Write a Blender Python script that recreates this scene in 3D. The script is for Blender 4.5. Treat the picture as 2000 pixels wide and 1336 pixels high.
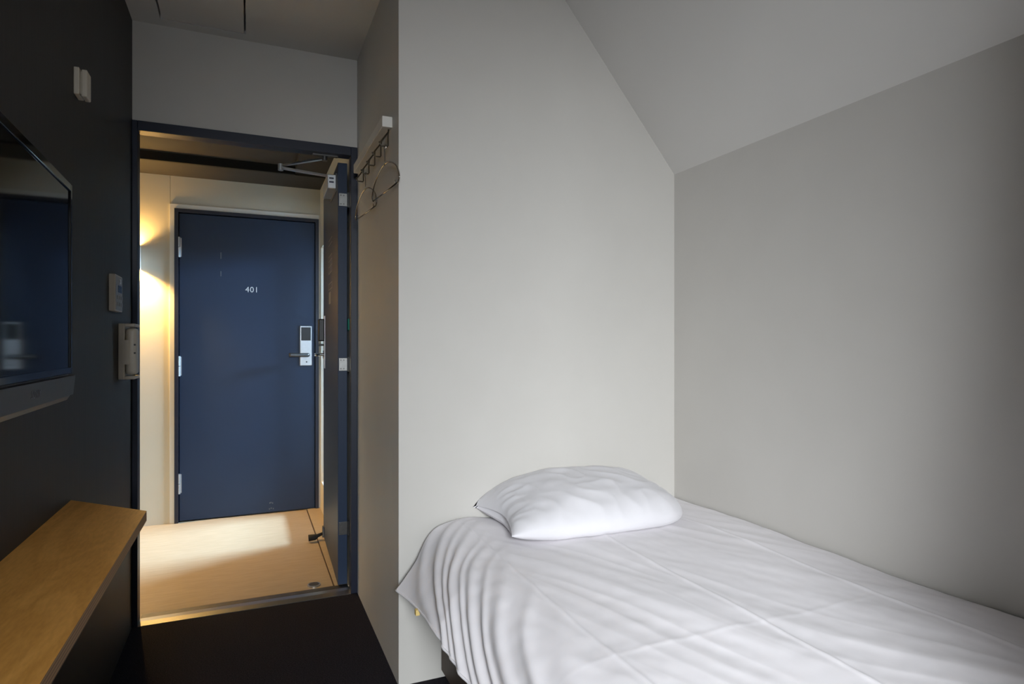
import bpy, bmesh, math
import numpy as np
from mathutils import Vector, Matrix, noise

for o in list(bpy.data.objects):
    bpy.data.objects.remove(o, do_unlink=True)
SC = bpy.context.scene
C = SC.collection
PI = math.pi

# ------------------------------------------------------------------ camera
F_PX, YAW, CAM_Z = 1200.0, 23.2, 1.13
cam_d = bpy.data.cameras.new('camera')
cam_d.sensor_width = 36.0
cam_d.lens = F_PX / 2000.0 * 36.0
cam_d.shift_y = 7.0 / 2000.0
cam_d.clip_start = 0.02
cam = bpy.data.objects.new('camera', cam_d)
cam.location = (0, 0, CAM_Z)
cam.rotation_euler = (PI / 2, 0, -math.radians(YAW))
C.objects.link(cam)
SC.camera = cam

# ------------------------------------------------------------------ sky and daylight
world = bpy.data.worlds.new('sky')
SC.world = world
world.use_nodes = True
bg = world.node_tree.nodes['Background']
bg.inputs['Color'].default_value = (0.72, 0.84, 1.0, 1)
bg.inputs['Strength'].default_value = 0.9


def area(name, loc, target, sx, sy, power, col, spread=PI):
    d = bpy.data.lights.new(name, 'AREA')
    d.shape = 'RECTANGLE'
    d.size, d.size_y = sx, sy
    d.energy = power
    d.color = col
    d.spread = spread
    o = bpy.data.objects.new(name, d)
    o.location = loc
    o.rotation_euler = (Vector(target) - Vector(loc)).to_track_quat('-Z', 'Y').to_euler()
    C.objects.link(o)
    return o


# daylight: sky seen through the bedroom window behind the camera
area('bedroom_window_offscreen', (-1.00, -2.75, 2.20), (0.85, 1.75, 0.65), 2.0, 1.7, 700, (0.95, 0.965, 1.0))
# daylight from the light well through the corridor window
area('corridor_window_offscreen', (2.3, 4.24, 1.92), (-0.1, 4.05, 0.0), 0.9, 0.45, 520, (0.48, 0.72, 1.0))

vs = SC.view_settings
vs.view_transform = 'Standard'
vs.look = 'None'
vs.exposure = 0.25
vs.gamma = 1.0
vs.use_curve_mapping = False

# ------------------------------------------------------------------ materials
MATS = {}


def mat(name, col, rough=0.6, col2=None, scale=20.0, stretch=(1, 1, 1), bump=0.0, bscale=None,
        metallic=0.0, spec=0.5, coat=0.0, detail=4.0, contrast=(0.3, 0.7), sheen=0.0):
    m = bpy.data.materials.new(name)
    m.use_nodes = True
    nt = m.node_tree
    b = nt.nodes['Principled BSDF']
    b.inputs['Roughness'].default_value = rough
    b.inputs['Metallic'].default_value = metallic
    b.inputs['Specular IOR Level'].default_value = spec
    b.inputs['Coat Weight'].default_value = coat
    b.inputs['Coat Roughness'].default_value = 0.08
    if sheen:
        b.inputs['Sheen Weight'].default_value = sheen
    tc = nt.nodes.new('ShaderNodeTexCoord')
    mp = nt.nodes.new('ShaderNodeMapping')
    mp.inputs['Scale'].default_value = stretch
    nt.links.new(tc.outputs['Object'], mp.inputs['Vector'])
    nz = nt.nodes.new('ShaderNodeTexNoise')
    nz.inputs['Scale'].default_value = scale
    nz.inputs['Detail'].default_value = detail
    nt.links.new(mp.outputs['Vector'], nz.inputs['Vector'])
    rp = nt.nodes.new('ShaderNodeValToRGB')
    rp.color_ramp.elements[0].position = contrast[0]
    rp.color_ramp.elements[1].position = contrast[1]
    c2 = col2 if col2 else tuple(c * 0.96 for c in col)
    rp.color_ramp.elements[0].color = (*c2, 1)
    rp.color_ramp.elements[1].color = (*col, 1)
    nt.links.new(nz.outputs['Fac'], rp.inputs['Fac'])
    nt.links.new(rp.outputs['Color'], b.inputs['Base Color'])
    if bump:
        bz = nt.nodes.new('ShaderNodeTexNoise')
        bz.inputs['Scale'].default_value = bscale or scale
        bz.inputs['Detail'].default_value = 3
        nt.links.new(mp.outputs['Vector'], bz.inputs['Vector'])
        bp = nt.nodes.new('ShaderNodeBump')
        bp.inputs['Strength'].default_value = bump
        bp.inputs['Distance'].default_value = 0.002
        nt.links.new(bz.outputs['Fac'], bp.inputs['Height'])
        nt.links.new(bp.outputs['Normal'], b.inputs['Normal'])
    MATS[name] = m
    return m


mat('wall_white', (0.59, 0.565, 0.53), 0.55, (0.575, 0.55, 0.515), 6, bump=0.03, bscale=220)
mat('ceiling_white', (0.70, 0.68, 0.65), 0.7, (0.685, 0.665, 0.635), 5, bump=0.03, bscale=200)
mat('wall_charcoal', (0.0175, 0.0138, 0.0122), 0.55, (0.0105, 0.0082, 0.0072), 60, (1, 1, 0.03), bump=0.12, bscale=90)
mat('carpet', (0.024, 0.021, 0.026), 0.95, (0.006, 0.006, 0.009), 260, bump=1.0, bscale=300, spec=0.1, contrast=(0.35, 0.65))
mat('navy_frame', (0.010, 0.014, 0.032), 0.42, (0.009, 0.0125, 0.029), 12)
mat('navy_door', (0.027, 0.044, 0.084), 0.45, (0.0255, 0.0415, 0.080), 4, spec=0.25, bump=0.02, bscale=120)
mat('corridor_wall', (0.72, 0.67, 0.55), 0.5, (0.70, 0.65, 0.53), 5, bump=0.02, bscale=150)
mat('corridor_trim', (0.82, 0.80, 0.74), 0.4, (0.80, 0.78, 0.72), 8)
mat('corridor_floor', (0.42, 0.335, 0.225), 0.42, (0.365, 0.285, 0.185), 9, (1, 6, 1), detail=8)
mat('corridor_ceiling', (0.034, 0.028, 0.021), 0.7, (0.030, 0.025, 0.019), 10)
mat('black_band', (0.006, 0.005, 0.004), 0.8, (0.004, 0.004, 0.003), 10)
mat('steel', (0.62, 0.62, 0.61), 0.28, (0.55, 0.55, 0.55), 40, (1, 12, 1), metallic=1.0)
mat('steel_matte', (0.55, 0.56, 0.57), 0.42, (0.50, 0.51, 0.52), 60, metallic=0.85)
mat('steel_dark', (0.16, 0.155, 0.15), 0.4, (0.12, 0.12, 0.12), 50, metallic=0.9)
mat('hinge_metal', (0.30, 0.30, 0.29), 0.38, (0.25, 0.25, 0.245), 60, metallic=0.9)
mat('hook_bronze', (0.12, 0.10, 0.075), 0.3, (0.10, 0.085, 0.06), 60, metallic=0.85)
mat('hanger_wire', (0.42, 0.39, 0.34), 0.2, (0.36, 0.33, 0.29), 60, metallic=1.0)
mat('chrome', (0.75, 0.74, 0.72), 0.12, (0.70, 0.69, 0.67), 40, metallic=1.0)
mat('black_plastic', (0.008, 0.008, 0.009), 0.4, (0.006, 0.006, 0.007), 30)
mat('black_rubber', (0.010, 0.009, 0.008), 0.75, (0.007, 0.006, 0.006), 50)
mat('tv_gloss', (0.004, 0.004, 0.005), 0.08, (0.003, 0.003, 0.004), 10)
mat('tv_screen', (0.0025, 0.0028, 0.0035), 0.06, (0.002, 0.0022, 0.003), 10, spec=0.13)
mat('tv_grey', (0.050, 0.050, 0.055), 0.42, (0.045, 0.045, 0.05), 80, metallic=0.2)
mat('tv_blue', (0.030, 0.036, 0.065), 0.4, (0.026, 0.032, 0.058), 40)
mat('tv_logo', (0.16, 0.16, 0.17), 0.35, (0.14, 0.14, 0.15), 40, metallic=0.4)
mat('plastic_ivory', (0.56, 0.50, 0.41), 0.38, (0.54, 0.48, 0.39), 20)
mat('plastic_grey', (0.30, 0.29, 0.28), 0.45, (0.28, 0.27, 0.26), 20)
mat('lcd', (0.03, 0.034, 0.04), 0.2, (0.026, 0.03, 0.036), 20)
mat('white_print', (0.78, 0.78, 0.78), 0.5, (0.75, 0.75, 0.75), 20)
mat('grey_print', (0.30, 0.28, 0.25), 0.5, (0.26, 0.24, 0.21), 60)
mat('scuff', (0.16, 0.18, 0.20), 0.6, (0.10, 0.11, 0.13), 120)
mat('rail_white', (0.72, 0.69, 0.64), 0.4, (0.70, 0.67, 0.62), 12)
mat('duvet', (0.80, 0.765, 0.79), 0.85, (0.785, 0.75, 0.775), 30, bump=0.05, bscale=500, sheen=0.15, spec=0.2)
mat('pillowcase', (0.69, 0.67, 0.695), 0.85, (0.675, 0.655, 0.68), 30, bump=0.05, bscale=500, sheen=0.15, spec=0.2)
mat('mattress', (0.70, 0.68, 0.66), 0.9, (0.66, 0.64, 0.62), 60)
mat('bed_wood', (0.075, 0.043, 0.024), 0.55, (0.045, 0.026, 0.015), 14, (1, 8, 1), detail=6)
mat('yellow_tag', (0.72, 0.53, 0.20), 0.7, (0.66, 0.48, 0.17), 60)
mat('green_plastic', (0.05, 0.62, 0.42), 0.35, (0.045, 0.56, 0.38), 30)
mat('roller_blind', (0.75, 0.74, 0.72), 0.8, (0.72, 0.71, 0.69), 40)


def wood_top():
    m = bpy.data.materials.new('birch_ply')
    m.use_nodes = True
    nt = m.node_tree
    b = nt.nodes['Principled BSDF']
    b.inputs['Roughness'].default_value = 0.42
    tc = nt.nodes.new('ShaderNodeTexCoord')
    mp = nt.nodes.new('ShaderNodeMapping')
    mp.inputs['Scale'].default_value = (6, 1.3, 3)
    nt.links.new(tc.outputs['Object'], mp.inputs['Vector'])
    n1 = nt.nodes.new('ShaderNodeTexNoise')
    n1.inputs['Scale'].default_value = 1.4
    n1.inputs['Detail'].default_value = 3
    n1.inputs['Distortion'].default_value = 1.2
    nt.links.new(mp.outputs['Vector'], n1.inputs['Vector'])
    wv = nt.nodes.new('ShaderNodeMath')
    wv.operation = 'MULTIPLY'
    wv.inputs[1].default_value = 34
    nt.links.new(n1.outputs['Fac'], wv.inputs[0])
    sn = nt.nodes.new('ShaderNodeMath')
    sn.operation = 'SINE'
    nt.links.new(wv.outputs[0], sn.inputs[0])
    n2 = nt.nodes.new('ShaderNodeTexNoise')
    n2.inputs['Scale'].default_value = 30
    n2.inputs['Detail'].default_value = 6
    nt.links.new(mp.outputs['Vector'], n2.inputs['Vector'])
    ad = nt.nodes.new('ShaderNodeMath')
    ad.operation = 'MULTIPLY_ADD'
    ad.inputs[1].default_value = 0.16
    nt.links.new(sn.outputs[0], ad.inputs[0])
    nt.links.new(n2.outputs['Fac'], ad.inputs[2])
    rp = nt.nodes.new('ShaderNodeValToRGB')
    rp.color_ramp.elements[0].position = 0.2
    rp.color_ramp.elements[1].position = 0.8
    rp.color_ramp.elements[0].color = (0.58, 0.265, 0.052, 1)
    rp.color_ramp.elements[1].color = (0.76, 0.375, 0.088, 1)
    nt.links.new(ad.outputs[0], rp.inputs['Fac'])
    nt.links.new(rp.outputs['Color'], b.inputs['Base Color'])
    MATS['birch_ply'] = m


def ply_edge():
    m = bpy.data.materials.new('ply_edge')
    m.use_nodes = True
    nt = m.node_tree
    b = nt.nodes['Principled BSDF']
    b.inputs['Roughness'].default_value = 0.6
    tc = nt.nodes.new('ShaderNodeTexCoord')
    sp = nt.nodes.new('ShaderNodeSeparateXYZ')
    nt.links.new(tc.outputs['Object'], sp.inputs[0])
    nz = nt.nodes.new('ShaderNodeTexNoise')
    nz.inputs['Scale'].default_value = 25
    nt.links.new(tc.outputs['Object'], nz.inputs['Vector'])
    ml = nt.nodes.new('ShaderNodeMath')
    ml.operation = 'MULTIPLY'
    ml.inputs[1].default_value = 2 * PI / 0.0058
    nt.links.new(sp.outputs['Z'], ml.inputs[0])
    ad = nt.nodes.new('ShaderNodeMath')
    ad.operation = 'ADD'
    nt.links.new(ml.outputs[0], ad.inputs[0])
    nt.links.new(nz.outputs['Fac'], ad.inputs[1])
    sn = nt.nodes.new('ShaderNodeMath')
    sn.operation = 'SINE'
    nt.links.new(ad.outputs[0], sn.inputs[0])
    rp = nt.nodes.new('ShaderNodeValToRGB')
    rp.color_ramp.elements[0].position = 0.3
    rp.color_ramp.elements[1].position = 0.75
    rp.color_ramp.elements[0].color = (0.30, 0.17, 0.075, 1)
    rp.color_ramp.elements[1].color = (0.14, 0.075, 0.035, 1)
    nt.links.new(sn.outputs[0], rp.inputs['Fac'])
    nt.links.new(rp.outputs['Color'], b.inputs['Base Color'])
    MATS['ply_edge'] = m


def glass():
    m = bpy.data.materials.new('window_glass')
    m.use_nodes = True
    nt = m.node_tree
    nt.nodes.clear()
    out = nt.nodes.new('ShaderNodeOutputMaterial')
    mx = nt.nodes.new('ShaderNodeMixShader')
    tr = nt.nodes.new('ShaderNodeBsdfTransparent')
    tr.inputs['Color'].default_value = (0.96, 0.98, 0.98, 1)
    gl = nt.nodes.new('ShaderNodeBsdfGlossy')
    gl.inputs['Roughness'].default_value = 0.02
    fr = nt.nodes.new('ShaderNodeFresnel')
    fr.inputs['IOR'].default_value = 1.45
    nt.links.new(fr.outputs[0], mx.inputs[0])
    nt.links.new(tr.outputs[0], mx.inputs[1])
    nt.links.new(gl.outputs[0], mx.inputs[2])
    nt.links.new(mx.outputs[0], out.inputs[0])
    MATS['window_glass'] = m


def lamp_lens():
    m = bpy.data.materials.new('lamp_lens')
    m.use_nodes = True
    b = m.node_tree.nodes['Principled BSDF']
    b.inputs['Base Color'].default_value = (1, 0.9, 0.7, 1)
    b.inputs['Emission Color'].default_value = (1.0, 0.70, 0.36, 1)
    b.inputs['Emission Strength'].default_value = 18
    MATS['lamp_lens'] = m


wood_top(); ply_edge(); glass(); lamp_lens()

# ------------------------------------------------------------------ mesh helpers
WLOC = {}


def B():
    return bmesh.new()


def box(bm, x0, x1, y0, y1, z0, z1, bev=0.0, seg=2):
    r = bmesh.ops.create_cube(bm, size=1.0)
    vsx = r['verts']
    for v in vsx:
        v.co = Vector((x0 + (v.co.x + .5) * (x1 - x0), y0 + (v.co.y + .5) * (y1 - y0), z0 + (v.co.z + .5) * (z1 - z0)))
    if bev:
        es = list({e for v in vsx for e in v.link_edges})
        bmesh.ops.bevel(bm, geom=es, offset=bev, segments=seg, affect='EDGES', profile=0.5)
    return bm


def prism(bm, poly, axis, a, b):
    """extrude a 2D polygon; axis 'x' -> poly is (y,z), 'y' -> (x,z), 'z' -> (x,y)"""
    def mk(p, t):
        if axis == 'x':
            return (t, p[0], p[1])
        if axis == 'y':
            return (p[0], t, p[1])
        return (p[0], p[1], t)
    v0 = [bm.verts.new(mk(p, a)) for p in poly]
    v1 = [bm.verts.new(mk(p, b)) for p in poly]
    n = len(poly)
    bm.faces.new(v0[::-1])
    bm.faces.new(v1)
    for i in range(n):
        bm.faces.new((v0[i], v0[(i + 1) % n], v1[(i + 1) % n], v1[i]))
    bmesh.ops.recalc_face_normals(bm, faces=bm.faces[:])
    return bm


def tube(bm, pts, r, n=8, closed=False):
    pts = [Vector(p) for p in pts]
    m = len(pts)
    rings = []
    up = None
    for i in range(m):
        if closed:
            t = (pts[(i + 1) % m] - pts[i - 1]).normalized()
        else:
            t = (pts[min(i + 1, m - 1)] - pts[max(i - 1, 0)]).normalized()
        if up is None:
            up = t.orthogonal().normalized()
        else:
            up = (up - t * up.dot(t))
            up = up.normalized() if up.length > 1e-6 else t.orthogonal().normalized()
        s = t.cross(up)
        rr = r[i] if isinstance(r, (list, tuple)) else r
        rings.append([bm.verts.new(pts[i] + (up * math.cos(2 * PI * k / n) + s * math.sin(2 * PI * k / n)) * rr) for k in range(n)])
    for i in range(m if closed else m - 1):
        a, b = rings[i], rings[(i + 1) % m]
        for k in range(n):
            bm.faces.new((a[k], a[(k + 1) % n], b[(k + 1) % n], b[k]))
    if not closed:
        bm.faces.new(rings[0][::-1])
        bm.faces.new(rings[-1])
    bmesh.ops.recalc_face_normals(bm, faces=bm.faces[:])
    return bm


def cyl(bm, p0, p1, r, n=16):
    return tube(bm, [p0, p1], r, n)


def ball(bm, c, r, n=8):
    g = bmesh.ops.create_uvsphere(bm, u_segments=n * 2, v_segments=n, radius=r)
    for v in g['verts']:
        v.co += Vector(c)
    return bm


def smooth_pts(pts, k=6):
    """Catmull-Rom resample"""
    P = [Vector(p) for p in pts]
    P = [P[0] * 2 - P[1]] + P + [P[-1] * 2 - P[-2]]
    out = []
    for i in range(1, len(P) - 2):
        for j in range(k):
            t = j / k
            a, b, c, d = P[i - 1], P[i], P[i + 1], P[i + 2]
            out.append(0.5 * ((2 * b) + (c - a) * t + (2 * a - 5 * b + 4 * c - d) * t * t + (3 * b - a - 3 * c + d) * t ** 3))
    out.append(P[-2])
    return out


def obj(name, bm, m, parent=None, smooth=False, m2=None):
    """link a bmesh (in world coordinates) as ONE object with its origin at its base"""
    co = [v.co for v in bm.verts]
    lo = Vector((min(c.x for c in co), min(c.y for c in co), min(c.z for c in co)))
    hi = Vector((max(c.x for c in co), max(c.y for c in co), max(c.z for c in co)))
    base = Vector(((lo.x + hi.x) / 2, (lo.y + hi.y) / 2, lo.z))
    for v in bm.verts:
        v.co -= base
    me = bpy.data.meshes.new(name)
    bm.to_mesh(me)
    bm.free()
    if smooth:
        for p in me.polygons:
            p.use_smooth = True
    me.materials.append(MATS[m])
    if m2:
        me.materials.append(MATS[m2])
    o = bpy.data.objects.new(name, me)
    C.objects.link(o)
    if parent:
        o.parent = parent
        o.location = base - WLOC[parent.name]
    else:
        o.location = base
    WLOC[o.name] = base
    return o


def tag(o, label, cat, group=None, kind=None):
    o['label'] = label
    o['category'] = cat
    if group:
        o['group'] = group
    if kind:
        o['kind'] = kind
    return o


def thing(name, loc, label, cat, group=None, kind=None):
    o = bpy.data.objects.new(name, None)
    o.empty_display_size = 0.05
    o.location = loc
    C.objects.link(o)
    WLOC[o.name] = Vector(loc)
    return tag(o, label, cat, group, kind)


def struct(name, bm, m, label, cat, parent=None):
    o = obj(name, bm, m, parent)
    if not parent:
        tag(o, label, cat, None, 'structure')
    return o


def copy_part(src, parent, shift):
    c = src.copy()
    C.objects.link(c)
    c.parent = parent
    c.location = src.location + Vector(shift)
    WLOC[c.name] = WLOC[src.name] + Vector(shift)
    return c


def text_bm(bm, s, size, M, depth=0.0006, spacing=1.0):
    cu = bpy.data.curves.new('t', 'FONT')
    cu.body = s
    cu.size = size
    cu.extrude = depth
    cu.align_x = 'CENTER'
    cu.align_y = 'CENTER'
    cu.space_character = spacing
    cu.resolution_u = 4
    to = bpy.data.objects.new('t', cu)
    C.objects.link(to)
    dg = bpy.context.evaluated_depsgraph_get()
    me = bpy.data.meshes.new_from_object(to.evaluated_get(dg))
    me.transform(M)
    bm.from_mesh(me)
    bpy.data.objects.remove(to)
    bpy.data.curves.remove(cu)
    bpy.data.meshes.remove(me)
    return bm


# ------------------------------------------------------------------ room shell
XL, XS, XR = -0.430, 0.457, 1.578      # left wall, niche side wall, right wall
YD, YH, YB = 2.870, 2.020, -1.000      # door wall, headboard wall, window wall
ZC = 2.437                             # ceiling
YF, CXR = 4.450, 0.457                 # corridor far wall, corridor right wall
T = 0.10

struct('floor', box(B(), XL - T, XR + T, YB - T, YD, -T, 0), 'carpet', 'black carpet floor of the bedroom', 'floor')
struct('wall_left', box(B(), XL - T, XL, YB - T, YD + 0.11, 0, ZC + T), 'wall_charcoal', 'dark charcoal wall carrying the television', 'wall')
bm = B(); box(bm, XL - 0.02, XS + T, YD, YD + 0.11, 2.03, ZC + T)
struct('wall_front', bm, 'wall_white', 'white wall strip above the doorway', 'wall')
struct('wall_side', box(B(), XS, XS + T, YH + T, YD + 0.13, 0, ZC + T), 'wall_white', 'short white wall beside the doorway carrying the hook rail', 'wall')
wh = struct('wall_head', box(B(), XS, XR + T, YH, YH + T, 0, ZC + T), 'wall_white', 'white wall behind the pillow end of the bed', 'wall')
struct('wall_right', box(B(), XR, XR + T, YB - T, YH + T, 0, 2.0), 'wall_white', 'white wall along the long side of the bed', 'wall')
SL = (2.41 - 1.82) / (1.577 - 1.082)
xtop = XR - (ZC - 1.82) / SL
bm = B()
prism(bm, [(XR, 1.82), (xtop, ZC), (xtop, ZC + T), (XR + T, ZC + T), (XR + T, 1.82)], 'y', YB - T, YH)
struct('ceiling_slope', bm, 'ceiling_white', 'sloping white ceiling over the bed', 'ceiling')
# flat ceiling with an access hatch opening
hx0, hx1, hy0, hy1, g = -0.318, -0.018, 2.36, 2.808, 0.007
bm = B()
box(bm, XL, hx0 - g, YB - T, YD, ZC, ZC + T)
box(bm, hx1 + g, xtop + 0.005, YB - T, YD, ZC, ZC + T)
box(bm, hx0 - g, hx1 + g, YB - T, hy0 - g, ZC, ZC + T)
box(bm, hx0 - g, hx1 + g, hy1 + g, YD, ZC, ZC + T)
ce = struct('ceiling', bm, 'ceiling_white', 'flat white ceiling with a square access hatch', 'ceiling')
h = obj('hatch_panel', box(B(), hx0, hx1, hy0, hy1, ZC + 0.001, ZC + 0.02), 'ceiling_white', ce)
obj('hatch_backing', box(B(), hx0 - 0.01, hx1 + 0.01, hy0 - 0.01, hy1 + 0.01, ZC + 0.06, ZC + 0.07), 'ceiling_white', ce)
# partition added to shade bed and right wall, then the window wall, both behind the camera
struct('wall_foot_shade', box(B(), 0.79, XR, -0.14, -0.04, 0, ZC), 'wall_white', 'unseen white partition added at the bed foot for shade', 'wall')
wx0, wx1, wz0, wz1 = -0.39, 0.42, 0.70, 1.95
bm = B()
box(bm, XL, wx0, YB - T, YB, 0, ZC + T)
box(bm, wx1, XR, YB - T, YB, 0, ZC + T)
box(bm, wx0, wx1, YB - T, YB, 0, wz0)
box(bm, wx0, wx1, YB - T, YB, wz1, ZC + T)
struct('wall_back', bm, 'wall_white', 'white window wall behind the viewer', 'wall')


def window(name, loc, label, w, hgt, rotz):
    root = thing(name, loc, label, 'window', None, 'structure')
    x, y, z = loc
    bmf = B()
    t = 0.04
    box(bmf, x - w / 2, x - w / 2 + t, y - .03, y + .03, z, z + hgt)
    box(bmf, x + w / 2 - t, x + w / 2, y - .03, y + .03, z, z + hgt)
    box(bmf, x - w / 2 + t, x + w / 2 - t, y - .03, y + .03, z, z + t)
    box(bmf, x - w / 2 + t, x + w / 2 - t, y - .03, y + .03, z + hgt - t, z + hgt)
    fr = obj('window_frame', bmf, 'corridor_trim', root)
    obj('pane', box(B(), x - w / 2 + t, x + w / 2 - t, y - .004, y + .004, z + t, z + hgt - t), 'window_glass', root)
    root.rotation_euler = (0, 0, rotz)
    return root


window('window_1', ((wx0 + wx1) / 2, YB - 0.06, wz0), 'bedroom window behind the viewer', wx1 - wx0, wz1 - wz0, 0)

# ------------------------------------------------------------------ corridor shell
YN = YD + 0.11
CXL = -2.6
cf = struct('floor', box(B(), CXL, CXR + 0.02, YN - 0.03, YF + T, -T, -0.004), 'corridor_floor', 'tan wood-look corridor floor beyond the doorway', 'floor')
obj('floor_edge_strip', box(B(), 0.372, CXR, YN - 0.02, YF, -0.004, 0.004, 0.0015), 'corridor_floor', cf)
obj('floor_joint', box(B(), 0.366, 0.372, YN - 0.02, YF, -0.004, -0.0025), 'bed_wood', cf)
# far wall with the opening for the opposite door
fd0, fd1, fdz = -0.435, 0.447, 2.005
bm = B()
box(bm, CXL, -0.459, YF, YF + T, -T, 2.26)
box(bm, fd1, CXR + T, YF, YF + T, -T, 2.26)
box(bm, -0.4578, fd1, YF, YF + T, fdz, 2.26)
box(bm, -0.4578, fd0, YF, YF + T, -T, fdz)
struct('wall_corridor_far', bm, 'corridor_wall', 'cream corridor wall around the opposite door', 'wall')
struct('wall_corridor_backing', box(B(), CXL, CXR + T, YF + T, YF + T + 0.05, -T, 2.4), 'corridor_wall', 'core of the wall behind the opposite door', 'wall')
struct('wall_corridor_left', box(B(), CXL - T, CXL, YN - T, YF + 2 * T, -T, 2.4), 'corridor_wall', 'cream wall closing the corridor', 'wall')
struct('wall_corridor_near', box(B(), CXL, XL - T, YN - T, YN, -T, 2.4), 'corridor_wall', 'cream corridor wall beside the open doorway', 'wall')
# right wall of the corridor with its low window
cy0, cy1, cz0, cz1 = 3.45, 4.40, 0.20, 1.80
bm = B()
box(bm, CXR, CXR + 0.14, YN + 0.02, cy0, -T, 2.4)
box(bm, CXR, CXR + 0.14, cy1, YF, -T, 2.4)
box(bm, CXR, CXR + 0.14, cy0, cy1, -T, cz0)
box(bm, CXR, CXR + 0.14, cy0, cy1, cz1, 2.4)
struct('wall_corridor_right', bm, 'corridor_wall', 'cream corridor wall with a low window behind the open door', 'wall')
window('window_2', (CXR + 0.10, (cy0 + cy1) / 2, cz0), 'low corridor window behind the open door', cy1 - cy0, cz1 - cz0, PI / 2)
struct('ceiling', box(B(), CXL, CXR + T, YN, 4.11, 2.263, 2.40), 'corridor_ceiling', 'dark brown corridor ceiling', 'ceiling')
bm = B()
box(bm, CXL, CXR + T, 4.13, YF + T, 2.212, 2.40)
box(bm, 0.27, CXR, YN, 4.13, 2.225, 2.263)
struct('ceiling_soffit', bm, 'corridor_ceiling', 'lowered dark corridor soffit above the opposite door', 'ceiling')
struct('trim_1', box(B(), CXL, 0.27, 4.11, 4.13, 2.212, 2.40), 'black_band', 'black band across the corridor ceiling', 'band')  # near-black strip on the front edge of the lowered soffit
struct('wall_corridor_upper', box(B(), CXL, CXR + T, YN - T, YN, 2.25, 2.6), 'corridor_ceiling', 'dark wall above the corridor side of the doorway', 'wall')

# ------------------------------------------------------------------ door frame and threshold
fy0, fy1 = YD - 0.012, YN
FL, FR, FZ = XL + 0.020, XS - 0.029, 1.995
root = thing('trim_2', ((XL + XS) / 2, YD, 0), 'dark navy frame around the open doorway', 'door frame', None, 'structure')
bm = B(); box(bm, XL, FL, fy0, fy0 + 0.062, 0, 2.035, 0.002); box(bm, XL, XL + 0.005, fy0 + 0.06, fy1, 0, 2.035)
obj('jamb', bm, 'navy_frame', root)
bm = B(); box(bm, FR, XS, fy0, fy0 + 0.055, 0, 2.035, 0.002)
obj('jamb', bm, 'navy_frame', root)
bm = B(); box(bm, FL, FR, fy0, fy0 + 0.065, FZ, 2.035, 0.002); box(bm, FL, FR, fy0 + 0.065, fy1, FZ + 0.018, 2.035)
obj('head', bm, 'navy_frame', root)
st = thing('threshold', ((XL + XS) / 2, YD, 0), 'brushed steel threshold strip across the open doorway', 'threshold')
bm = B(); prism(bm, [(YD - 0.012, 0), (YD + 0.045, 0), (YD + 0.045, 0.011), (YD + 0.012, 0.011), (YD - 0.012, 0.002)], 'x', FL + 0.0005, FR - 0.0005)
obj('strip', bm, 'steel', st)
bm = B(); box(bm, FL + 0.0005, FR - 0.0005, YD + 0.045, YN - 0.01, 0, 0.006)
obj('rear_lip', bm, 'steel_dark', st)

# ------------------------------------------------------------------ open door (built closed along +Y, then swung a little further)
HX, HY = 0.425, 2.955
DT, DW = 0.042, 0.795
door = thing('door_1', (HX, HY, 0), 'open navy door swung into the corridor with closer and lever', 'door', None, 'structure')
dx0, dx1 = HX - DT, HX
obj('slab', box(B(), dx0, dx1, HY, HY + DW, 0.012, 1.985, 0.0015), 'navy_door', door)
for z in (1.812, 1.042, 0.275):
    bm = B()
    box(bm, dx0 + 0.004, HX + 0.002, HY - 0.004, HY + 0.001, z - 0.030, z + 0.030, 0.001)
    cyl(bm, (HX + 0.004, HY - 0.006, z - 0.034), (HX + 0.004, HY - 0.006, z + 0.034), 0.005, 10)
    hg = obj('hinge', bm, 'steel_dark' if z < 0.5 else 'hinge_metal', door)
    for sx in (0.013, 0.026):
        for sz in (-0.020, 0.020):
            obj('screw', cyl(B(), (dx0 + sx, HY - 0.0052, z + sz), (dx0 + sx, HY - 0.003, z + sz), 0.0035, 10), 'steel_dark', hg)
# closer body and arm
bm = B(); box(bm, dx0 - 0.042, dx0, HY + 0.07, HY + 0.30, 1.878, 1.946, 0.004)
cb = obj('closer_body', bm, 'steel_matte', door)
obj('closer_plate', box(B(), dx0 - 0.004, dx0, HY + 0.06, HY + 0.31, 1.865, 1.95, 0.001), 'steel_dark', cb)
bm = B()
for k in range(2):
    box(bm, dx0 - 0.033, dx0 - 0.012, HY + 0.0695, HY + 0.071, 1.905 + k * 0.018, 1.913 + k * 0.018)
obj('closer_label', bm, 'tv_blue', cb)
cyl_b = cyl(B(), (dx0 - 0.019, HY + 0.16, 1.945), (dx0 - 0.019, HY + 0.16, 1.962), 0.011, 14)
obj('closer_spindle', cyl_b, 'steel_matte', cb)
# lock hardware on the room side face
ly = HY + DW - 0.075
obj('lock_plate', box(B(), dx0 - 0.004, dx0, ly - 0.035, ly + 0.035, 1.00, 1.30, 0.001), 'steel_matte', door)
lb = obj('lock_box', box(B(), dx0 - 0.036, dx0 - 0.003, ly - 0.034, ly + 0.034, 1.155, 1.282, 0.006), 'black_plastic', door)
obj('thumb_turn', box(B(), dx0 - 0.034, dx0 - 0.004, ly - 0.006, ly + 0.006, 1.128, 1.140, 0.002), 'black_plastic', door)
bm = B()
tube(bm, smooth_pts([(dx0 - 0.003, ly, 1.078), (dx0 - 0.040, ly, 1.078), (dx0 - 0.052, ly - 0.012, 1.078), (dx0 - 0.052, ly - 0.06, 1.078), (dx0 - 0.052, ly - 0.115, 1.078)], 5), 0.0085, 12)
obj('lever_handle', bm, 'chrome', door, True)
obj('lever_rose', cyl(B(), (dx0 - 0.010, ly, 1.078), (dx0 - 0.003, ly, 1.078), 0.024, 20), 'chrome', door)
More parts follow.
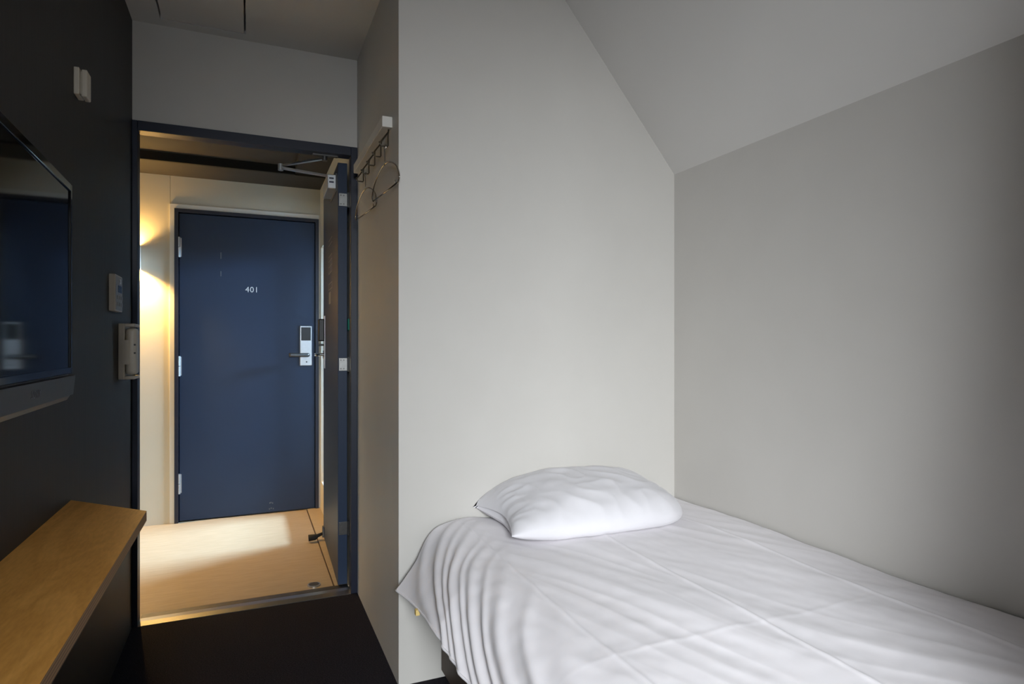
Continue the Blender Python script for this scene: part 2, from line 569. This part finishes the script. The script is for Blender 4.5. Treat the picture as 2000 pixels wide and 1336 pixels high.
# kick-down stop at the free corner
bm = B()
box(bm, dx0 - 0.010, dx0, HY + DW - 0.055, HY + DW - 0.02, 0.02, 0.08, 0.002)
ks = obj('kick_stop', bm, 'steel_dark', door)
bm = B()
tube(bm, [(dx0 - 0.006, HY + DW - 0.04, 0.040), (dx0 - 0.035, HY + DW - 0.04, 0.030), (dx0 - 0.050, HY + DW - 0.04, 0.023), (dx0 - 0.086, HY + DW - 0.04, 0.021)], [0.008, 0.010, 0.017, 0.019], 12)
obj('rubber_foot', bm, 'black_rubber', ks, True)
# printed notice (line drawing) on the room side face
bm = B()
nx0, nx1 = dx0 - 0.0006, dx0 + 0.0002


def nl(y0, y1, z0, z1):
    box(bm, nx0, nx1, HY + y0, HY + y1, z0, z1)


for zz in (1.685, 1.66, 1.60, 1.575, 1.545, 1.51, 1.455, 1.425):
    nl(0.28, 0.47, zz, zz + 0.003)
for yy in (0.28, 0.32, 0.36, 0.40, 0.467):
    nl(yy, yy + 0.003, 1.51, 1.60)
nl(0.28, 0.283, 1.425, 1.455); nl(0.467, 0.47, 1.425, 1.455)
obj('printed_notice', bm, 'grey_print', door)
bm = B(); box(bm, nx0, nx1, HY + 0.36, HY + 0.45, 1.35, 1.412)
obj('printed_panel', bm, 'grey_print', door)
door.rotation_euler = (0, 0, -math.radians(1.5))

# two-link arm from the closer to the head of the frame
arm = thing('closer_arm', (0.137, 3.05, 1.955), 'folded steel arm joining door closer and frame head', 'door closer')
A0 = Vector((dx0 - 0.019 + 0.004, HY + 0.16, 1.958)); EL = Vector((0.137, 3.055, 1.958)); BR = Vector((0.318, 2.905, 1.985))


def flat_bar(bm, a, b, w, t):
    a, b = Vector(a), Vector(b)
    d = (b - a).normalized()
    s = d.cross(Vector((0, 0, 1))).normalized() * w / 2
    u = s.cross(d).normalized() * t / 2
    v = [bm.verts.new(p + i * s + j * u) for p in (a, b) for i, j in ((-1, -1), (1, -1), (1, 1), (-1, 1))]
    for f in ((0, 1, 2, 3), (7, 6, 5, 4), (0, 4, 5, 1), (1, 5, 6, 2), (2, 6, 7, 3), (3, 7, 4, 0)):
        bm.faces.new([v[i] for i in f])
    bmesh.ops.recalc_face_normals(bm, faces=bm.faces[:])
    return bm


obj('main_arm', flat_bar(B(), A0, EL, 0.022, 0.008), 'steel_matte', arm)
obj('forearm', flat_bar(B(), EL + Vector((0, 0, 0.010)), BR - Vector((0, 0, 0.004)), 0.016, 0.007), 'steel', arm)
obj('elbow', cyl(B(), EL - Vector((0, 0, 0.012)), EL + Vector((0, 0, 0.018)), 0.012, 16), 'steel_matte', arm)
bm = B(); box(bm, 0.265, 0.375, 2.890, 2.912, 1.990, 1.996, 0.001); cyl(bm, BR - Vector((0, 0, 0.014)), BR + Vector((0, 0, 0.006)), 0.012, 16)
obj('frame_bracket', bm, 'steel_dark', arm)

# ------------------------------------------------------------------ opposite door 401
d2 = thing('door_2', (0.0, YF, 0), 'closed navy door numbered 401 across the corridor', 'door', None, 'structure')
bm = B()
box(bm, fd0, fd0 + 0.022, YF - 0.012, YF + 0.09, -0.004, fdz)
obj('jamb', bm, 'navy_frame', d2)
bm = B(); box(bm, fd1 - 0.022, fd1, YF - 0.012, YF + 0.09, -0.004, fdz)
obj('jamb', bm, 'navy_frame', d2)
bm = B(); box(bm, fd0 + 0.022, fd1 - 0.022, YF - 0.012, YF + 0.09, fdz - 0.022, fdz)
obj('head', bm, 'navy_frame', d2)
sx0, sx1 = fd0 + 0.027, fd1 - 0.026
sl = obj('slab', box(B(), sx0, sx1, YF + 0.010, YF + 0.05, 0.004, fdz - 0.026, 0.0015), 'navy_door', d2)
obj('door_stop', box(B(), fd0 + 0.022, fd1 - 0.022, YF + 0.05, YF + 0.085, 0.0, fdz - 0.022), 'navy_frame', d2)
ysl = YF + 0.010
for z in (1.760, 0.998, 0.245):
    bm = B()
    cyl(bm, (sx0 - 0.003, ysl - 0.010, z - 0.064), (sx0 - 0.003, ysl - 0.010, z - 0.002), 0.010, 12)
    cyl(bm, (sx0 - 0.003, ysl - 0.010, z + 0.002), (sx0 - 0.003, ysl - 0.010, z + 0.064), 0.010, 12)
    box(bm, sx0 - 0.003, sx0 + 0.012, ysl - 0.002, ysl + 0.001, z - 0.06, z + 0.06)
    obj('hinge', bm, 'steel_matte', d2)
bm = B()
text_bm(bm, '401', 0.052, Matrix.Translation((0.020, ysl - 0.0008, 1.502)) @ Matrix.Rotation(PI / 2, 4, 'X'), 0.0008, 1.08)
obj('door_number', bm, 'white_print', d2)
# electronic lock
lk = obj('lock_plate', box(B(), 0.322, 0.402, ysl - 0.022, ysl, 0.992, 1.266, 0.004), 'steel_matte', d2)
obj('card_reader', box(B(), 0.331, 0.393, ysl - 0.025, ysl - 0.021, 1.165, 1.256, 0.002), 'black_plastic', lk)
bm = B()
tube(bm, smooth_pts([(0.372, ysl - 0.02, 1.066), (0.372, ysl - 0.055, 1.066), (0.362, ysl - 0.064, 1.066), (0.31, ysl - 0.066, 1.066), (0.250, ysl - 0.066, 1.066)], 5), 0.013, 12)
obj('lever_handle', bm, 'steel_dark', lk, True)
bm = B(); cyl(bm, (0.366, ysl - 0.024, 1.018), (0.366, ysl - 0.021, 1.018), 0.005, 12)
obj('key_hole', bm, 'black_plastic', lk)
# small marks on the slab
for z0, z1 in ((1.70, 1.742), (1.585, 1.618)):
    obj('scuff_mark', box(B(), -0.170, -0.165, ysl - 0.0006, ysl + 0.0002, z0, z1), 'scuff', sl)
for px, pz in ((0.128, 0.062), (0.136, 0.064), (0.146, 0.060), (0.126, 0.022), (0.137, 0.026), (0.150, 0.022)):
    obj('scuff_mark', box(B(), px, px + 0.006, ysl - 0.0006, ysl + 0.0002, pz, pz + 0.009), 'scuff', sl)
# cream casing round the opposite door
t3 = thing('trim_3', (0.0, YF, 0), 'thin cream casing around the door numbered 401', 'door casing', None, 'structure')
bm = B(); box(bm, fd0 - 0.026, fd0 - 0.0005, YF - 0.007, YF + 0.001, -0.003, fdz + 0.028)
obj('casing', bm, 'corridor_trim', t3)
bm = B(); box(bm, fd0 - 0.0005, fd1, YF - 0.007, YF + 0.001, fdz, fdz + 0.028)
obj('casing', bm, 'corridor_trim', t3)

# ------------------------------------------------------------------ wall sconce in the corridor
SX, SZ0, SZ1 = -0.675, 1.605, 1.755
sc = thing('wall_sconce', (SX, YF, SZ0), 'white up-and-down wall lamp glowing warm beside door 401', 'wall lamp')
bm = B()
for (x0, x1, y0, y1) in ((SX - 0.055, SX + 0.055, YF - 0.095, YF - 0.090), (SX - 0.055, SX - 0.050, YF - 0.090, YF), (SX + 0.050, SX + 0.055, YF - 0.090, YF)):
    box(bm, x0, x1, y0, y1, SZ0, SZ1)
obj('housing', bm, 'corridor_trim', sc)
obj('lamp_core', box(B(), SX - 0.02, SX + 0.02, YF - 0.065, YF - 0.025, SZ0 + 0.05, SZ1 - 0.05, 0.004), 'lamp_lens', sc)
for nm, z, ang in (('sconce_downlight', SZ0 + 0.035, 0.0), ('sconce_uplight', SZ1 - 0.035, PI)):
    d = bpy.data.lights.new(nm, 'SPOT')
    d.energy = 110 if ang == 0 else 13
    d.color = (1.0, 0.58, 0.17)
    d.spot_size = math.radians(150)
    d.spot_blend = 0.9
    d.shadow_soft_size = 0.015
    o = bpy.data.objects.new(nm, d)
    o.location = (SX, YF - 0.045, z)
    o.rotation_euler = (ang, 0, 0)
    C.objects.link(o)

# ------------------------------------------------------------------ bed
BX0, BX1, BYF = 0.600, 1.560, 0.02
bf = thing('bed_base', (1.08, 1.0, 0), 'dark brown wooden bed base under the white duvet', 'bed base')
bm = B(); box(bm, BX0, BX0 + 0.025, BYF, 2.008, 0.03, 0.285, 0.003)
obj('side_panel', bm, 'bed_wood', bf)
bm = B(); box(bm, BX1 - 0.025, BX1, BYF, 2.008, 0.03, 0.285, 0.003)
obj('side_panel', bm, 'bed_wood', bf)
bm = B(); box(bm, BX0 + 0.025, BX1 - 0.025, BYF, BYF + 0.025, 0.03, 0.285, 0.003)
obj('foot_panel', bm, 'bed_wood', bf)
bm = B(); box(bm, BX0 + 0.025, BX1 - 0.025, 1.983, 2.008, 0.03, 0.285, 0.003)
obj('head_panel', bm, 'bed_wood', bf)
bm = B(); box(bm, BX0 + 0.025, BX1 - 0.025, BYF + 0.025, 1.983, 0.255, 0.285)
obj('deck', bm, 'bed_wood', bf)
lg0 = None
for lx in (BX0 + 0.03, BX1 - 0.07):
    for ly2 in (BYF + 0.03, 1.94):
        if lg0 is None:
            lg0 = obj('leg', box(B(), lx, lx + 0.04, ly2, ly2 + 0.04, 0, 0.255, 0.002), 'bed_wood', bf)
            p0 = (lx, ly2)
        else:
            copy_part(lg0, bf, (lx - p0[0], ly2 - p0[1], 0))
tag(obj('mattress', box(B(), 0.615, 1.568, BYF, 2.010, 0.285, 0.500, 0.03, 4), 'mattress', None, True),
    'pale mattress under the duvet on the bed base', 'mattress')

# duvet: profile swept along the bed
ZT = 0.527
NX, NY = 330, 400
ys = np.linspace(2.012, -0.02, NY)
L_FLAT = 1.570 - 0.640


def fold_noise(x, y, z=0.0):
    return noise.noise(Vector((x, y, z)))


FOLDS = ((2.08, .030, .8), (1.985, .024, 1.0), (1.925, .017, .7), (1.86, .026, 1.15), (1.785, .016, .6), (1.72, .030, 1.1),
         (1.63, .022, .7), (1.53, .045, 1.0), (1.37, .035, .55), (1.20, .060, .7), (0.95, .075, .5), (0.65, .080, .5), (0.30, .080, .5))
verts = np.zeros((NY, NX, 3))
for i, y in enumerate(ys):
    head = max(0.0, (y - 1.55) / 0.46)          # 0..1 towards the pillow end
    hang = 0.262 + 0.052 * head ** 2 + 0.010 * fold_noise(y * 2.5, 3.1)
    lf = L_FLAT + 0.012 * fold_noise(y * 1.7, 8.0) - 0.02 * head
    ramp = 0.19 - 0.02 * head
    th = math.radians(66 - 14 * head ** 2)
    tot = lf + hang
    ls = np.linspace(0, tot, NX)
    dl = ls[1] - ls[0]
    k = np.clip((ls - lf) / ramp, 0, 1)
    k = k * k * (3 - 2 * k)
    ang = th * k
    x = 1.570 - np.concatenate([[0], np.cumsum(np.cos(ang[:-1]) * dl)])
    z = ZT - np.concatenate([[0], np.cumsum(np.sin(ang[:-1]) * dl)])
    for j in range(NX):
        l = ls[j]
        a = ang[j]
        X, Z = x[j], z[j]
        e = max(0.0, min(1.0, (l - lf + 0.10) / 0.30))      # 0 on top, 1 near the hem
        # sweeping folds of the hanging side
        wp = 0.06 * fold_noise(y * 3.0, l * 4.0, 6.0)
        q = y + wp + (0.5 + 1.0 * (1 - head)) * (l - lf) * 1.3
        w = 0.0
        for q0, sg, am in FOLDS:
            t = (q - q0) / sg
            if abs(t) < 3:
                w += am * math.exp(-t * t)
        amp = e ** 1.2 * 0.0115
        d = amp * (w + 0.5 * fold_noise(q * 7.0, l * 2.5, 2.2))
        # long shallow wrinkles on the top, running down the bed and slightly to the wall
        an = 0.42 + 0.25 * fold_noise(X * 1.2, y * 0.9, 12.0)
        u = X * math.cos(an) + y * math.sin(an)
        v = -X * math.sin(an) + y * math.cos(an)
        tp = 1 - e
        d += tp * (0.0060 * fold_noise(u * 8.0, v * 1.0, 1.0) + 0.0022 * (1 - 2.2 * abs(fold_noise(u * 14.0, v * 1.4, 5.0))))
        d += 0.0011 * fold_noise(X * 30, y * 22, 3.0)
        d += tp * 0.012 * fold_noise(X * 3.2, y * 2.2, 9.0)
        # pressed creases
        for cx in (0.655, 1.035, 1.405):
            t = (X - cx - 0.004 * fold_noise(y * 3, cx)) / 0.006
            d += tp * 0.0030 * math.exp(-t * t)
        t = (y - 1.02) / 0.007
        d += tp * 0.0008 * math.exp(-t * t)
        # soft swell beside the pillow
        d += 0.012 * math.exp(-((X - 0.70) / 0.10) ** 2 - ((y - 1.90) / 0.12) ** 2)
        near_wall = min(1.0, l / 0.05)
        yy = y
        if l > lf and head > 0:
            yy = y - 0.05 * head * e * e
        verts[i, j] = (min(1.574, X - math.sin(a) * d), yy, Z + math.cos(a) * d - 0.004 * (1 - near_wall))
faces = []
for i in range(NY - 1):
    for j in range(NX - 1):
        b0 = i * NX + j
        faces.append((b0, b0 + 1, b0 + NX + 1, b0 + NX))
DUV = verts.copy()
me = bpy.data.meshes.new('duvet')
org = Vector((1.05, 1.0, 0.30))
me.from_pydata((verts.reshape(-1, 3) - np.array(org)).tolist(), [], faces)
me.update()
for p in me.polygons:
    p.use_smooth = True
me.materials.append(MATS['duvet'])
duvet = thing('duvet', org, 'white rumpled duvet with pressed creases draped over the bed', 'duvet')
cov = bpy.data.objects.new('cover', me)
C.objects.link(cov)
cov.parent = duvet
WLOC[cov.name] = Vector(org)
md = cov.modifiers.new('thickness', 'SOLIDIFY')
md.thickness = 0.006
md.offset = -1
# stitched hem along the loose edge and the small yellow tag
bm = B()
tube(bm, [DUV[i, NX - 1] for i in range(0, NY, 3)], 0.0032, 6)
obj('hem', bm, 'duvet', duvet, True)
ti = int(np.argmin(abs(ys - 1.80)))
tp_ = Vector(DUV[ti, NX - 1])
bm = B(); box(bm, tp_.x - 0.010, tp_.x + 0.002, tp_.y - 0.012, tp_.y + 0.004, tp_.z - 0.014, tp_.z + 0.002, 0.001)
obj('care_tag', bm, 'yellow_tag', duvet)

# ------------------------------------------------------------------ pillow
PW, PD, PT = 0.345, 0.198, 0.083
NU, NV = 120, 80
pc = Vector((1.062, 1.860, 0.593))
tilt = math.radians(9)
bm = B()


def pil(u, v, side):
    if u > 0:                                        # closed, rounded end
        x = PW * u * (1 - 0.07 * abs(v) ** 3)
        y = PD * v * (1 - 0.30 * u ** 7)
    else:                                            # open pillowcase end with two corners pulled out
        x = PW * u * (1 - 0.13 * (1 - abs(v) ** 1.6) * u * u)
        y = PD * v * (1 - 0.05 * u ** 4)
    y *= 1 + 0.05 * (1 - u * u)
    pu = max(0.0, 1 - abs(u) ** (3.4 if u > 0 else 2.7))
    pv = max(0.0, 1 - abs(v) ** 3.0)
    h = PT * (pu ** 0.55) * (pv ** 0.5)
    e = (pu * pv) ** 0.35
    # radiating creases at the open end, soft dents elsewhere
    w = 0.007 * fold_noise(u * 2.2 + 5, v * 2.0, 1.0)
    w += 0.0070 * (0.5 - 2.0 * abs(fold_noise(u * 2.6 + v * 2.2, v * 1.6 - u * 2.4, 4.0)))
    w += 0.0015 * fold_noise(u * 9, v * 6, 8.0)
    if u < -0.45:
        f = (-u - 0.45) / 0.55
        w += 0.016 * f * (0.4 - 1.8 * abs(fold_noise(v * 3.4 + 0.8 * u, u * 1.5, 11.0)))
    z = side * h + (w * e if side > 0 else 0.0)
    if side < 0:
        z *= 0.70
    if u < -0.75:                                    # gaping mouth of the case
        z += side * 0.012 * ((-u - 0.75) / 0.25) * (1 - v * v)
    z -= 0.012 * (1 - u * u) * (v < 0) * v * v
    z -= 0.055 * (max(0.0, -u - 0.25) / 0.75) ** 1.5 * (v + 1) / 2
    z -= 0.020 * (max(0.0, u - 0.35) / 0.65) ** 1.5
    p = Vector((x, y, z))
    return Matrix.Rotation(tilt, 3, 'X') @ p + pc


top = [[bm.verts.new(pil(-1 + 2 * i / NU, -1 + 2 * j / NV, 1)) for j in range(NV + 1)] for i in range(NU + 1)]
bot = [[top[i][j] if i == NU or j in (0, NV) else bm.verts.new(pil(-1 + 2 * i / NU, -1 + 2 * j / NV, -1)) for j in range(NV + 1)] for i in range(NU + 1)]
for i in range(NU):
    for j in range(NV):
        bm.faces.new((top[i][j], top[i + 1][j], top[i + 1][j + 1], top[i][j + 1]))
        bm.faces.new((bot[i][j], bot[i][j + 1], bot[i + 1][j + 1], bot[i + 1][j]))
# recessed stuffing that closes the open end
ins_t = []
for j in range(NV + 1):
    vv = -1 + 2 * j / NV
    ui = -1 + 0.10 * max(0.0, 1 - vv * vv) ** 0.7
    ins_t.append(bm.verts.new(pil(ui, vv, 1) * 0.5 + pil(ui, vv, -1) * 0.5))
rim_t = [bm.verts.new(top[0][j].co) for j in range(NV + 1)]
rim_b = [bm.verts.new(bot[0][j].co) for j in range(NV + 1)]
for j in range(5, NV - 5):
    bm.faces.new((rim_t[j], rim_t[j + 1], ins_t[j + 1], ins_t[j]))
    bm.faces.new((rim_b[j + 1], rim_b[j], ins_t[j], ins_t[j + 1]))


def duvet_z(x, y):
    i = int(round((2.012 - y) / (2.032) * (NY - 1)))
    i = max(0, min(NY - 1, i))
    j = int(np.argmin(abs(DUV[i, :, 0] - x)))
    return DUV[i, j, 2]


for v in bm.verts:
    v.co.y = min(v.co.y, YH - 0.002)
    v.co.z = max(v.co.z, duvet_z(v.co.x, v.co.y) + 0.002)
pillow = tag(obj('pillow', bm, 'pillowcase', None, True), 'plump white pillow leaning on the wall at the head of the bed', 'pillow')

# slim dark slot in the wall above the pillow
sl_b = B(); box(sl_b, 1.000, 1.062, YH - 0.003, YH + 0.001, 0.648, 0.651)
tag(obj('wall_slot', sl_b, 'steel_dark'), 'thin dark metal strip on the wall just above the pillow', 'wall fitting')

# ------------------------------------------------------------------ shelf on the left wall
zs = 0.723
sh = B()
poly = [(XL, 1.945), (-0.231, 1.745), (-0.231, -0.2), (XL, -0.2)]
prism(sh, poly, 'z', zs - 0.024, zs)
for f in sh.faces:
    f.material_index = 1 if abs(f.normal.z) < 0.5 else 0
tag(obj('wall_shelf', sh, 'birch_ply', None, False, 'ply_edge'), 'long plywood wall shelf with a mitred end below the television', 'shelf')

# ------------------------------------------------------------------ television
TX, TY0, TY1, TZ0, TZ1 = -0.351, 1.005, 1.640, 1.045, 1.487
tv = thing('television', (TX, (TY0 + TY1) / 2, TZ0), 'black flat television with grey speaker bar on the charcoal wall', 'television')
bz = 0.017
bm = B(); box(bm, TX - 0.045, TX - 0.006, TY0, TY1, TZ0, TZ1, 0.004)
obj('rear_shell', bm, 'black_plastic', tv)
bm = B()
zb = 1.082
box(bm, TX - 0.006, TX, TY0, TY0 + bz, zb - 0.014, TZ1, 0.0015)
box(bm, TX - 0.006, TX, TY1 - bz * 0.6, TY1, zb - 0.014, TZ1, 0.0015)
box(bm, TX - 0.006, TX, TY0 + bz, TY1 - bz * 0.6, TZ1 - bz, TZ1, 0.0015)
box(bm, TX - 0.006, TX, TY0 + bz, TY1 - bz * 0.6, zb - 0.014, zb, 0.0015)
obj('bezel', bm, 'tv_gloss', tv)
obj('screen', box(B(), TX - 0.006, TX - 0.003, TY0 + bz, TY1 - bz * 0.6, zb, TZ1 - bz), 'tv_screen', tv)
bm = B()
prism(bm, [(TX - 0.006, 1.064), (TX + 0.006, 1.064), (TX + 0.002, 1.022), (TX - 0.006, 1.022)], 'y', TY0, TY1)
sb = obj('speaker_bar', bm, 'tv_grey', tv)
bm = B()
prism(bm, [(TX - 0.045, 1.045), (TX - 0.006, 1.045), (TX - 0.006, 1.0218), (TX + 0.002, 1.0218), (TX - 0.004, 1.012), (TX - 0.040, 1.012)], 'y', TY0 + 0.01, TY1 - 0.03)
obj('lower_lip', bm, 'tv_grey', tv)
bm = B()
text_bm(bm, 'SONY', 0.020, Matrix.Translation((TX + 0.0042, 1.335, 1.043)) @ Matrix.Rotation(math.radians(5.5), 4, 'Y') @ Matrix.Rotation(PI / 2, 4, 'Z') @ Matrix.Rotation(PI / 2, 4, 'X'), 0.0006, 1.15)
obj('logo', bm, 'tv_logo', sb)
bm = B()
box(bm, XL + 0.002, TX - 0.044, 1.27, 1.375, 1.16, 1.36)
obj('wall_bracket', bm, 'steel_dark', tv)
tv.rotation_euler = (0, 0, math.radians(1.7))

# ------------------------------------------------------------------ small fittings on the left wall
# high sensor
s0 = thing('wall_sensor', (XL, 2.0, 1.80), 'small ivory sensor box high on the charcoal wall', 'sensor')
bm = B(); box(bm, XL, XL + 0.013, 1.968, 2.022, 1.804, 1.876, 0.002); box(bm, XL + 0.012, XL + 0.018, 1.980, 2.014, 1.808, 1.868)
obj('base', bm, 'plastic_ivory', s0)
bm = B(); box(bm, XL + 0.0165, XL + 0.030, 1.972, 2.018, 1.800, 1.873, 0.003)
obj('cover', bm, 'plastic_ivory', s0)

# air-conditioner controller
ac = thing('wall_controller', (XL, 2.48, 1.245), 'square ivory climate controller with small display beside the phone', 'controller')
bm = B(); box(bm, XL, XL + 0.019, 2.417, 2.540, 1.247, 1.371, 0.002)
obj('body', bm, 'plastic_ivory', ac)
fx = XL + 0.019
fp = obj('face', box(B(), fx, fx + 0.0012, 2.421, 2.536, 1.251, 1.367), 'plastic_grey', ac)
obj('display', box(B(), fx + 0.001, fx + 0.0022, 2.458, 2.520, 1.312, 1.336), 'lcd', ac)
bm = B()
text_bm(bm, '20', 0.024, Matrix.Translation((fx + 0.002, 2.497, 1.350)) @ Matrix.Rotation(PI / 2, 4, 'Z') @ Matrix.Rotation(PI / 2, 4, 'X'), 0.0005)
obj('reading', bm, 'white_print', ac)
bt = None
for by in (2.440, 2.478, 2.510):
    for bz_ in (1.265, 1.288):
        if bt is None:
            bt = obj('button', box(B(), fx + 0.001, fx + 0.003, by, by + 0.02, bz_, bz_ + 0.013, 0.0008), 'plastic_grey', ac)
            b0 = (by, bz_)
        else:
            copy_part(bt, ac, (0, by - b0[0], bz_ - b0[1]))

# wall telephone
ph = thing('wall_telephone', (XL, 2.63, 1.007), 'ivory wall telephone with handset beside the doorway', 'telephone')
py0, py1 = 2.578, 2.690
bm = B()
box(bm, XL, XL + 0.020, py0, py1, 1.008, 1.210, 0.003)
box(bm, XL + 0.018, XL + 0.052, py0, py1, 1.198, 1.210, 0.004)
box(bm, XL + 0.018, XL + 0.052, py0, py1, 1.008, 1.020, 0.004)
obj('cradle', bm, 'plastic_ivory', ph)
bm = B()
box(bm, XL + 0.021, XL + 0.057, py0 + 0.004, py1 - 0.045, 1.024, 1.194, 0.013, 5)
hs = obj('handset', bm, 'plastic_ivory', ph, True)
bm = B()
prism(bm, [(XL + 0.019 - 0.011 * math.sin(PI * k / 12) ** 0.7, 1.062 + 0.088 * k / 12) for k in range(13)] + [(XL + 0.034, 1.150), (XL + 0.034, 1.062)], 'y', py0 - 0.0035, py0 + 0.03)
obj('grip_bulge', bm, 'plastic_ivory', hs)
for z in (1.100, 1.130):
    obj('sound_slot', box(B(), XL + 0.048, XL + 0.054, py0 + 0.0035, py0 + 0.005, z, z + 0.006), 'black_plastic', hs)

# ------------------------------------------------------------------ hook rail and hangers
rl = thing('hook_rail', (XS, 2.43, 1.88), 'white rail of wire hooks on the wall beside the doorway', 'hook rail')
obj('rail', box(B(), XS - 0.035, XS, 2.117, 2.745, 1.884, 1.921, 0.0015), 'rail_white', rl)
hook0 = None
HYS = (2.14, 2.268, 2.388, 2.512, 2.640)
for yk in HYS:
    if hook0 is None:
        bm = B()
        tube(bm, [(XS - 0.008, yk, 1.886), (XS - 0.010, yk, 1.868), (XS - 0.010, yk, 1.828), (XS - 0.013, yk, 1.824), (XS - 0.032, yk, 1.824),
                  (XS - 0.036, yk, 1.828), (XS - 0.037, yk, 1.836), (XS - 0.010, yk, 1.874)], 0.0028, 8)
        ball(bm, (XS - 0.040, yk, 1.836), 0.0036, 5)
        hook0 = obj('hook', bm, 'hook_bronze', rl, True)
    else:
        copy_part(hook0, rl, (0, yk - HYS[0], 0))


def hanger(y, x, rot, label):
    zt = 1.8225
    r = thing('coat_hanger', (x, y, zt - 0.155), label, 'hanger', 'wire hangers on the hook rail')
    bm = B()
    # suspension hook and neck
    pts = [(x, y - 0.012, zt - 0.008), (x, y - 0.0125, zt + 0.002), (x, y - 0.0045, zt + 0.0068), (x, y + 0.003, zt + 0.001), (x, y + 0.004, zt - 0.012), (x, y, zt - 0.022), (x, y, zt - 0.060)]
    tube(bm, smooth_pts(pts, 5), 0.0018, 8)
    obj('hanger_hook', bm, 'hanger_wire', r, True)
    z0 = zt - 0.060
    bm = B()
    hp = [(0, 0), (0.045, -0.004), (0.10, -0.022), (0.142, -0.046), (0.163, -0.072), (0.165, -0.088), (0.152, -0.098)]
    loop = [(x, y + a, z0 + b) for a, b in hp]
    tube(bm, smooth_pts(loop, 5), 0.0025, 8)
    tube(bm, smooth_pts([(x, y - a, z0 + b) for a, b in hp], 5), 0.0025, 8)
    obj('shoulder_wire', bm, 'hanger_wire', r, True)
    bm = B()
    tube(bm, [(x, y - 0.154, z0 - 0.097), (x, y, z0 - 0.099), (x, y + 0.154, z0 - 0.097)], 0.0025, 8)
    for s in (-1, 1):
        tube(bm, [(x, y + s * 0.120, z0 - 0.098), (x - 0.001, y + s * 0.120, z0 - 0.083)], 0.0018, 6)
    obj('trouser_bar', bm, 'hanger_wire', r, True)
    r.rotation_euler = (0, 0, rot)
    return r


hanger(HYS[0] + 0.0045, XS - 0.020, math.radians(4.6), 'wire coat hanger on the hook farthest from the doorway')
hanger(HYS[3] + 0.0045, XS - 0.023, math.radians(4.7), 'wire coat hanger on a hook close to the doorway')

# ------------------------------------------------------------------ corridor bits
fs = thing('floor_socket', (0.284, 3.04, -0.004), 'round steel door catch set in the corridor floor', 'door catch')
bm = B(); cyl(bm, (0.284, 3.04, -0.004), (0.284, 3.04, 0.0015), 0.030, 24)
obj('ring', bm, 'steel', fs)
bm = B(); cyl(bm, (0.284, 3.04, 0.0), (0.284, 3.04, 0.0025), 0.023, 24)
obj('cup', bm, 'steel_dark', fs)
bm = B(); box(bm, CXR - 0.010, CXR, 3.08, 3.16, 1.205, 1.262, 0.008)
tag(obj('wall_button', bm, 'green_plastic'), 'small green plastic button behind the hinge gap of the open door', 'button')
